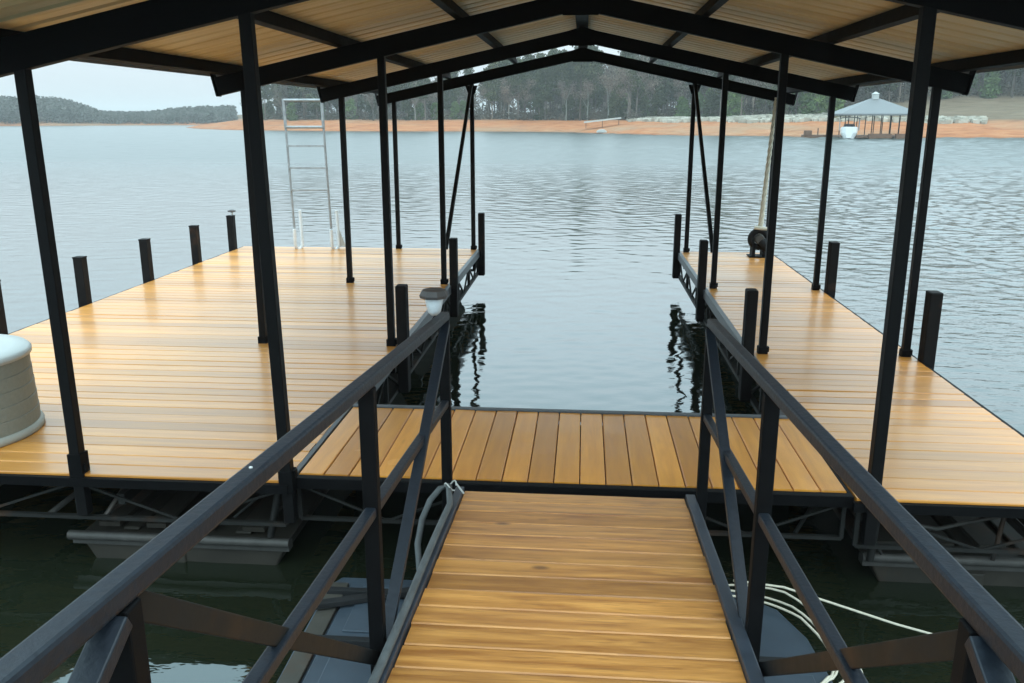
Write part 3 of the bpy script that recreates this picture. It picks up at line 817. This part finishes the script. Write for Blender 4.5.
def rail(x, ys, label):
    top = (lambda y: gz(y) + .957 - .015*(GY-y)) if x > 0 else (lambda y: gz(y) + .967)
    mid = (lambda y: gz(y) + .47) if x > 0 else (lambda y: gz(y) + .515)
    m = MB(); m.bar((x, NB, top(NB)), (x, 4.19, top(4.19)), .046, .042); gpart(m, 'handrail', M['rail'], bevel=.008, label=label)
    m = MB(); m.bar((x, NB, mid(NB)), (x, 4.16, mid(4.16)), .038, .036); gpart(m, 'mid_rail', M['rail'], bevel=.006)
    inner = -1 if x > 0 else 1
    for y in ys:
        m = MB(); m.box(x-.026, x+.026, y-.022, y+.022, gz(y)-(.22 if x > 0 else .12), top(y)-.022, .5)
        o = gpart(m, 'post', M['post'] if False else M['black'], bevel=.004)
        b_ = MB(); b_.box(min(x,x+inner*.05)-.002, max(x,x+inner*.05)+.002, y-.05, y+.05, gz(y)-.10, gz(y)-.088, .5)
        gpart(b_, 'bracket', M['black'], o)
    a = ys
    out = -.0 if x > 0 else .0
    m = MB(); m.bar((x+inner*.012, a[0]-.03, top(a[0])-.03), (x+inner*.012, a[1]+.03, gz(a[1])-.03), .028, .045, up=(1,0,0)) ; 
    gpart(m, 'brace', M['rail'], bevel=.003)
    m = MB(); m.bar((x, a[1]-.03, gz(a[1])-(.125 if x > 0 else .03)), (x, a[2]+.03, top(a[2])-(.075 if x > 0 else .04)), .012, .048); gpart(m, 'brace', M['rusty'], bevel=.003, label='rust stained flat brace')
    m = MB(); m.bar((x+inner*.012, a[2]-.03, top(a[2])-.03), (x+inner*.012, a[2]-1.5, gz(a[2]-1.5)), .028, .045, up=(1,0,0)); gpart(m, 'brace', M['rail'], bevel=.003)
for bx_, by_ in ((RXL, 1.63),):
    m = MB(); m.lathe([(0,.0),(.0045,.0),(.004,.003),(0,.004)], c=(bx_, by_, gz(by_)+(.957-.012*(GY-by_) if bx_ > 0 else .967)+.0215), n=8); gpart(m, 'bolt', M['white'])
rail(RXL, [4.15, 2.60, 1.10], 'left handrail of square charcoal tube')
rail(RXR, [4.18, 2.80, 1.26], 'right handrail of square charcoal tube')
m = MB(); 
for y in (4.12, 2.7, 1.2): m.bar((-.70,y,gz(y)-.115),(.66,y,gz(y)-.115), .05,.05)
gpart(m, 'cross_beam', M['truss'])

# hose laid along the left curb
random.seed(8)
pts_ = []
for k in range(26):
    y = 4.05 - k*.15; pts_.append((GXL-.03 + .004*math.sin(y*3.1), y, gz(y)+.048))
pts_ = [(-.70,3.62,-.22),(-.755,3.70,-.19),(-.785,3.82,-.12),(-.785,3.95,-.05),(-.76,4.05,.01),(-.72,4.12,.045),(-.675,4.13,.06)] + pts_[1:]
h = MB(); h.tube(pts_, .016, 8); hose = h.build('hose', M['hose'])
tag(hose, 'thin grey hose lying along the left curb of the gangway', 'hose')
h = MB(); h.tube([(-.66+.03*math.cos(a), 4.10+.028*math.sin(a), .075+.02*math.sin(a*2)) for a in np.linspace(0,5.6,14)], .004, 6)
h.tube([(-.63,4.11,.08),(-.585,4.06,.05)], .005, 6)
tag(h.build('rope_tie', M['white']), 'small white rope tie at the lower left corner of the gangway', 'rope')

# ------------------------------------------------------------------ pontoon under the gangway
PX0, PX1, PZ = -1.29, 1.12, -.42
pon = empty('floating_platform', (0,2.6,WZ), 'low blue grey panelled float with black straps beneath the gangway', 'float platform')
def ppart(mb, name, mat, bevel=0):
    mb.v = [(x, y-2.6, z-WZ) for x, y, z in mb.v]; return mb.build(name, mat, pon, bevel=bevel)
m = MB()
outline = [(PX0+.02,.4),(PX1,.4),(PX1,3.35),(PX1-.03,3.66),(PX1-.12,3.90),(PX1-.30,4.05),(PX0+.05,4.03),(PX0,3.93)]
n = len(outline)
m.face([(x,y,-.85) for x,y in outline]+[(x,y,PZ-.02) for x,y in outline], [tuple(range(n))[::-1], tuple(range(n,2*n))]+[(i,(i+1)%n,n+(i+1)%n,n+i) for i in range(n)], .5)
ppart(m, 'hull', M['ponton'], .01)
m = MB(); m.box(PX0+.025, PX0+.115, .5, 3.93, PZ-.016, PZ+.006, .5); ppart(m, 'edge_strip', M['rim'], .003)
yy = .5; k = 0
while yy < 3.9:
    y2 = min(yy+.36, 3.93); q = MB()
    xr = PX1-.02 if y2 < 3.5 else PX1-.08
    if y2 > 3.75: xr = PX1-.30
    # shallow recessed tray panel with raised centre
    q.box(PX0+(.13), xr, yy, y2, PZ-.018, PZ+.004, random.random())
    q.box(PX0+.20, xr-.07, yy+.05, y2-.05, PZ+.0045, PZ+.016, random.random())
    ppart(q, 'panel', M['ponton'], .006)
    s_ = MB(); 
    if y2 < 3.9: s_.box(PX0+.03, xr, y2+.012, y2+.048, PZ-.016, PZ+.030, .5); ppart(s_, 'strap', M['strap'], .004)
    yy = y2 + .06
s_ = MB(); s_.bar((PX0+.02,3.66,PZ+.035),(PX0+.75,3.93,PZ+.035), .045,.03); ppart(s_, 'strap', M['strap'], .004)

# rope coil
rp = MB(); random.seed(2)
ctr = (.745,3.50); pl = []
for k in range(150):
    a = -.6 + 2*math.pi*3.1*k/149
    rr = .44 + .055*math.sin(a*.73+1) + .02*math.sin(a*2.1)
    x = ctr[0]+rr*math.cos(a)+.02*math.sin(a*.41); y = ctr[1]+rr*1.04*math.sin(a)+.02*math.cos(a*.57)
    pl.append((x, y, (PZ+.035+.008*math.sin(a*2.3)+.004*(k/30)) if x < PX1-.03 else max(PZ-.13, PZ+.03-.35*(x-PX1+.03))))
# lead line away to the right, over the water
e = pl[-1]
rp.tube(pl, .0062, 6)
lead = [(.80,4.02,PZ+.06),(1.05,4.01,PZ+.04),(1.35,4.0,-.47),(1.6,3.96,-.53),(1.87,3.89,-.565)]
P4 = []
for i in range(len(lead)-1):
    for t in (0,.33,.66): P4.append(Vector(lead[i]).lerp(Vector(lead[i+1]), t))
P4.append(Vector(lead[-1]))
rp.tube(P4, .0065, 6)
tag(rp.build('rope_coil', M['rope']), 'cream rope lying in loose coils on the float right of the gangway', 'rope')

# ------------------------------------------------------------------ ladder
LY = 12.76
ld = empty('swim_ladder', (-4.08,LY,0), 'tall aluminium swim ladder flipped up at the far end of the left deck', 'ladder')
def lpart(mb, name, mat, bevel=0):
    return mb.build(name, mat, ld, bevel=bevel)
def lx(z, s): return s*.285 + (-.045)*z/2.2       # slight lean to the left
for s in (-1, 1):
    m = MB(); m.tube([(lx(0,s),0,.0),(lx(2.2,s),-.02,2.2)], .018, 8); lpart(m, 'stile', M['alu'])
    m = MB(); x = lx(0,s)
    loop = [(x,-.03,.30),(x,-.02,.05),(x+.02,0,-.01),(x+.06,.03,-.01),(x+.085,.05,.05),(x+.075,.05,.58)]
    m.tube(loop, .026, 8); lpart(m, 'grab_hook', M['lampw'])
m = MB(); x = lx(0,1); m.face([(x+.09,.05,.32),(x+.19,.06,.03),(x+.07,.05,.03),(x+.09,.065,.32),(x+.19,.075,.03),(x+.07,.065,.03)],[(0,2,1),(3,4,5),(0,1,4,3),(1,2,5,4),(2,0,3,5)],.5)
lpart(m, 'hinge_plate', M['white'])
m = MB(); m.tube([(lx(2.2,-1),-.02,2.18),(lx(2.2,1),-.02,2.18)], .022, 8); m.tube([(lx(1.82,-1),-.02,1.80),(lx(1.82,1),-.02,1.80)], .020, 8)
for s in (-1,1): m.tube([(lx(1.8,s),-.02,1.79),(lx(2.2,s),-.02,2.19)], .0225, 8)
lpart(m, 'head_frame', M['alu'])
for z in (1.53, 1.21, .885):
    m = MB(); m.box(lx(z,-1), lx(z,1), -.035, .025, z-.014, z+.014, .5); lpart(m, 'rung', M['alu'])

# ------------------------------------------------------------------ tub on the deck
tb = empty('round_tub', (-3.91,4.80,0), 'round taupe panelled tub with a white lid at the front left of the deck', 'tub')
RT = .475
prof = [(RT+.018,.004),(RT+.02,.03),(RT+.006,.052)]
m = MB(); m.lathe([(0,.004)]+prof+[(RT-.02,.054)], n=48); m.build('base_rim', M['rim2'], tb)
m = MB(); pr = []
nb = 5; bh = .087
for k in range(nb):
    z0 = .052 + k*bh; z1 = z0 + bh
    rr = RT - .0035*k
    pr += [(rr-.003,z0),(rr,z0+.003),(rr,z1-.003),(rr-.003,z1)]
m.lathe(pr, n=64, smooth=False)
m.build('wall', M['tub'], tb)
m = MB(); m.lathe([(RT-.03,.487),(RT+.002,.489),(RT+.004,.512),(RT-.015,.532),(RT-.10,.540),(.2,.544),(0,.545)], n=48); m.build('lid', M['white'], tb)

# ------------------------------------------------------------------ lamps
def solar(loc, s, label, name='solar_lamp'):
    r = empty(name, loc, label, 'solar lamp')
    m = MB(); m.lathe([(0,.0),(.018,.0),(.030,.015),(.042,.075),(.040,.078),(0,.078)], n=10, smooth=True); o = m.build('lens', M['lampw'], r)
    m = MB(); m.lathe([(.040,.074),(.062,.078),(.066,.090),(.054,.112),(.030,.118),(0,.118)], n=8, smooth=False, ang=.39); o2 = m.build('shade', M['brown'], r)
    r.scale = (s,s,s); return r
solar((-.745,4.22,.955), 1.15, 'small dark capped solar lamp at the lower end of the left handrail')
r = empty('pile_lamp', (-5.29,12.66,.506), 'tiny dark capped lamp above the farthest edge pile of the left deck', 'solar lamp')
m = MB(); m.lathe([(0,0),(.018,0),(.018,.055),(0,.055)], n=10); m.build('lens', M['lampw'], r)
m = MB(); m.lathe([(0,.055),(.06,.057),(.062,.072),(.02,.088),(0,.088)], n=10); m.build('cap', M['brown'], r)

# ------------------------------------------------------------------ hoist: rubber reel + rope to the rafter
wn = empty('winch_reel', (2.50,12.52,0), 'black winch reel with a pale hub at the far end of the right deck', 'winch')
m = MB(); m.box(-.09,-.05,-.10,.10,.006,.20,.5); m.box(.05,.09,-.10,.10,.006,.20,.5); m.box(-.13,.13,-.12,.12,.006,.022,.5); m.build('bracket', M['black'], wn, bevel=.004)
m = MB()
ring = []
for k in range(25):
    a = 2*math.pi*k/24; ring.append((.115*math.cos(a), -.03, .255+.115*math.sin(a)))
m.tube(ring, .042, 10, cap=False); m.build('reel', M['rubber'], wn)
m = MB(); m.tube([(0,.05,.255),(0,-.09,.255),(.0,-.11,.255)], [.07,.07,.055], 14); m.build('hub', M['galv'], wn)
m = MB(); m.tube([(.03,-.05,.22),(.13,-.11,.13)], .075, 14); m.build('motor', M['rubber'], wn)
wn.scale = (1.02,1.02,1.02)
hr = MB()
for q in range(3):
    a0 = q*2.094
    hr.tube([(2.51+.045*k/40*2 + .017*math.cos(a0+k*.9), 12.50+.017*math.sin(a0+k*.9), .40+1.80*k/40) for k in range(41)], [.024-.014*k/40 for k in range(41)], 6)
hr.tube([(2.42,12.46,.425),(2.52,12.44,.415),(2.63,12.47,.405)], .026, 8)
hr.tube([(2.51,12.50,.40),(2.50,12.51,.33)], .03, 8)
tag(hr.build('hoist_rope', M['rope']), 'thick pale rope hanging from the roof down to the winch reel', 'rope')

# ------------------------------------------------------------------ far shelter, boat, beached canopy
def sky_at(px, Y):           # lateral X for an image column at distance Y along the lake
    dx, dy = px2dir(px); return dx/dy*Y
SY = 124.0; sx0, sx1 = sky_at(829,SY), sky_at(909,SY)
sh = empty('boat_shelter', ((sx0+sx1)/2, SY-3, WZ), 'grey hip roofed open boat shelter floating at the far clay shore', 'boat shelter')
W = (sx1-sx0)/2*.92
m = MB(); m.box(-W,W,-2.0,4.5,.18,.34,.5); m.build('deck', M['dockbr'], sh)
m = MB(); ez, rz_ = 3.15, 5.15; D = 3.4; yc = 1.2
vs = [(-W-.3,yc-D,ez),(W+.3,yc-D,ez),(W+.3,yc+D,ez),(-W-.3,yc+D,ez),(-.5,yc,rz_),(.5,yc,rz_)]
m.face(vs, [(0,1,5,4),(1,2,5),(2,3,4,5),(3,0,4),(3,2,1,0)], .5); m.box(-W-.3,W+.3,yc-D,yc+D,ez-.22,ez-.01,.5)
rf = m.build('roof', M['groof'], sh)
m = MB(); m.box(-.36,.36,yc-.36,yc+.36,rz_-.15,rz_+.55,.5); m.face([(-.44,yc-.44,rz_+.55),(.44,yc-.44,rz_+.55),(.44,yc+.44,rz_+.55),(-.44,yc+.44,rz_+.55),(0,yc,rz_+.85)],[(0,1,4),(1,2,4),(2,3,4),(3,0,4)],.5)
m.build('cupola', M['white'], rf)
for k in range(9):
    for yy_ in (-2.2, 4.3):
        x = -W + .3 + (2*W-.6)*k/8
        if yy_ < 0 and k in (2,): continue
        m = MB(); m.box(x-.05,x+.05,yy_-.05,yy_+.05,.0,ez-.2,.5); m.build('post', M['black'], sh)
for a, b_ in ((.35,.66),(.70,.92)):
    m = MB(); m.box(-W+2*W*a, -W+2*W*b_-.2, -2.6,-2.05, .0,.62,.5); m.build('locker', M['dockbr'], sh)
dk = MB(); x0 = sky_at(804,SY-1); x1 = sky_at(829,SY-1)
dk.box(x0,x1,SY-2.2,SY-.2,WZ-.1,WZ+.42,.3); dk.box(x0,x0+.9,SY-2.3,SY-1.4,WZ+.42,WZ+1.0,.6); dk.box(x0+1.6,x0+1.75,SY-2.3,SY-2.15,WZ,WZ+1.3,.6)
tag(dk.build('low_dock', M['dockbr'], bevel=.03), 'low brown dock beside the grey roofed boat shelter', 'dock')
bx = sky_at(850,SY-6)
bt = empty('motor_boat', (bx, SY-6.2, WZ), 'white motor boat with dark canopy moored before the boat shelter', 'boat', rz=R(-15))
m = MB(); 
secs = [(0,.45,1.45,.1),(.6,.90,1.5,-.1),(1.6,1.05,1.4,-.2),(4.6,1.05,1.3,-.2)]
vs = []
for y,hw,zt,zb in secs: vs += [(-hw*.6,y,zb),(-hw,y,zt*.5),(-hw,y,zt),(hw,y,zt),(hw,y,zt*.5),(hw*.6,y,zb)]
fs = [(0,1,2,3,4,5)[::-1]]+[(18+i) and tuple(18+i for i in range(6))]
for k in range(3):
    for j_ in range(6): fs.append((k*6+j_, k*6+(j_+1)%6, (k+1)*6+(j_+1)%6, (k+1)*6+j_))
m.face(vs, fs, .5); m.build('hull', M['fibre'], bt)
m = MB(); m.face([(-.75,2.0,1.40),(.75,2.0,1.40),(.65,2.5,1.85),(-.65,2.5,1.85),(-.75,3.6,1.40),(.75,3.6,1.40)],[(0,1,2,3),(3,2,5,4),(0,3,4),(1,5,2)],.5); m.build('windscreen', M['canvas'], bt)
m = MB(); vs=[]
for i in range(7):
    a = -1+2*i/6; vs += [(a*1.25, 1.6, 2.62+.16*(1-a*a)),(a*1.25, 4.2, 2.62+.16*(1-a*a)),(a*1.25, 1.6, 2.50+.16*(1-a*a)),(a*1.25, 4.2, 2.50+.16*(1-a*a))]
fs=[]
for i in range(6): o_=i*4; fs += [(o_,o_+4,o_+5,o_+1),(o_+2,o_+3,o_+7,o_+6),(o_,o_+2,o_+6,o_+4),(o_+1,o_+5,o_+7,o_+3)]
m.face(vs, fs, .5); m.build('canopy', M['canvas'], bt)
for sx_ in (-1.2,1.2):
    for sy_ in (1.8,4.0):
        m = MB(); m.tube([(sx_,sy_,1.0),(sx_,sy_,2.55)], .05, 6); m.build('canopy_leg', M['alu'], bt)
# white canopy roof lying on the bank + small white boat
cx0, cx1 = sky_at(584,168), sky_at(621,168)
cn = empty('white_canopy', ((cx0+cx1)/2,168,1.0), 'long white flat canopy tilted on the bank below the central trees', 'canopy')
cn.location.z = hz((cx0+cx1)/2,168)
W2 = (cx1-cx0)/2
m = MB(); m.bar((-W2,0,.95),(W2,0,1.75), 2.6, .28); m.build('roof', M['white'], cn)
for sx_ in (-W2+.4, 0, W2-.4):
    m = MB(); m.box(sx_-.05,sx_+.05,-.05,.05,-.2,1.2+sx_*.1,.5); m.build('leg', M['galv'], cn)
sb_x = sky_at(602,157)
m = MB(); m.box(-.9,.9,-.5,.5,.05,.30,.5); m.face([(-.9,-.5,.302),(-.5,-.5,.55),(.4,-.5,.62),(.9,-.5,.302),(-.9,.5,.302),(-.5,.5,.55),(.4,.5,.62),(.9,.5,.302)],[(0,3,2,1),(4,5,6,7),(0,1,5,4),(1,2,6,5),(2,3,7,6)],.5)
o = m.build('small_boat', M['white'], bevel=.05); o.location = (sb_x,157.5,hz(sb_x,157.5)); tag(o, 'small white upturned boat on the clay just above the waterline', 'boat')

# ------------------------------------------------------------------ haze
hb = MB(); hb.box(-1310,1310,-310,1510,WZ-4.6,24,.5)
hm = bpy.data.materials.new('haze_air'); hm.use_nodes = True; nt = hm.node_tree
nt.nodes.remove(nt.nodes['Principled BSDF'])
pv = nt.nodes.new('ShaderNodeVolumePrincipled'); pv.inputs['Color'].default_value = (.90,.90,.89,1)
pv.inputs['Density'].default_value = .0007; pv.inputs['Anisotropy'].default_value = .2
nt.links.new(pv.outputs[0], nt.nodes['Material Output'].inputs['Volume'])
tag(hb.build('haze', hm), 'thin pale winter haze over the lake', 'haze', kind='stuff')
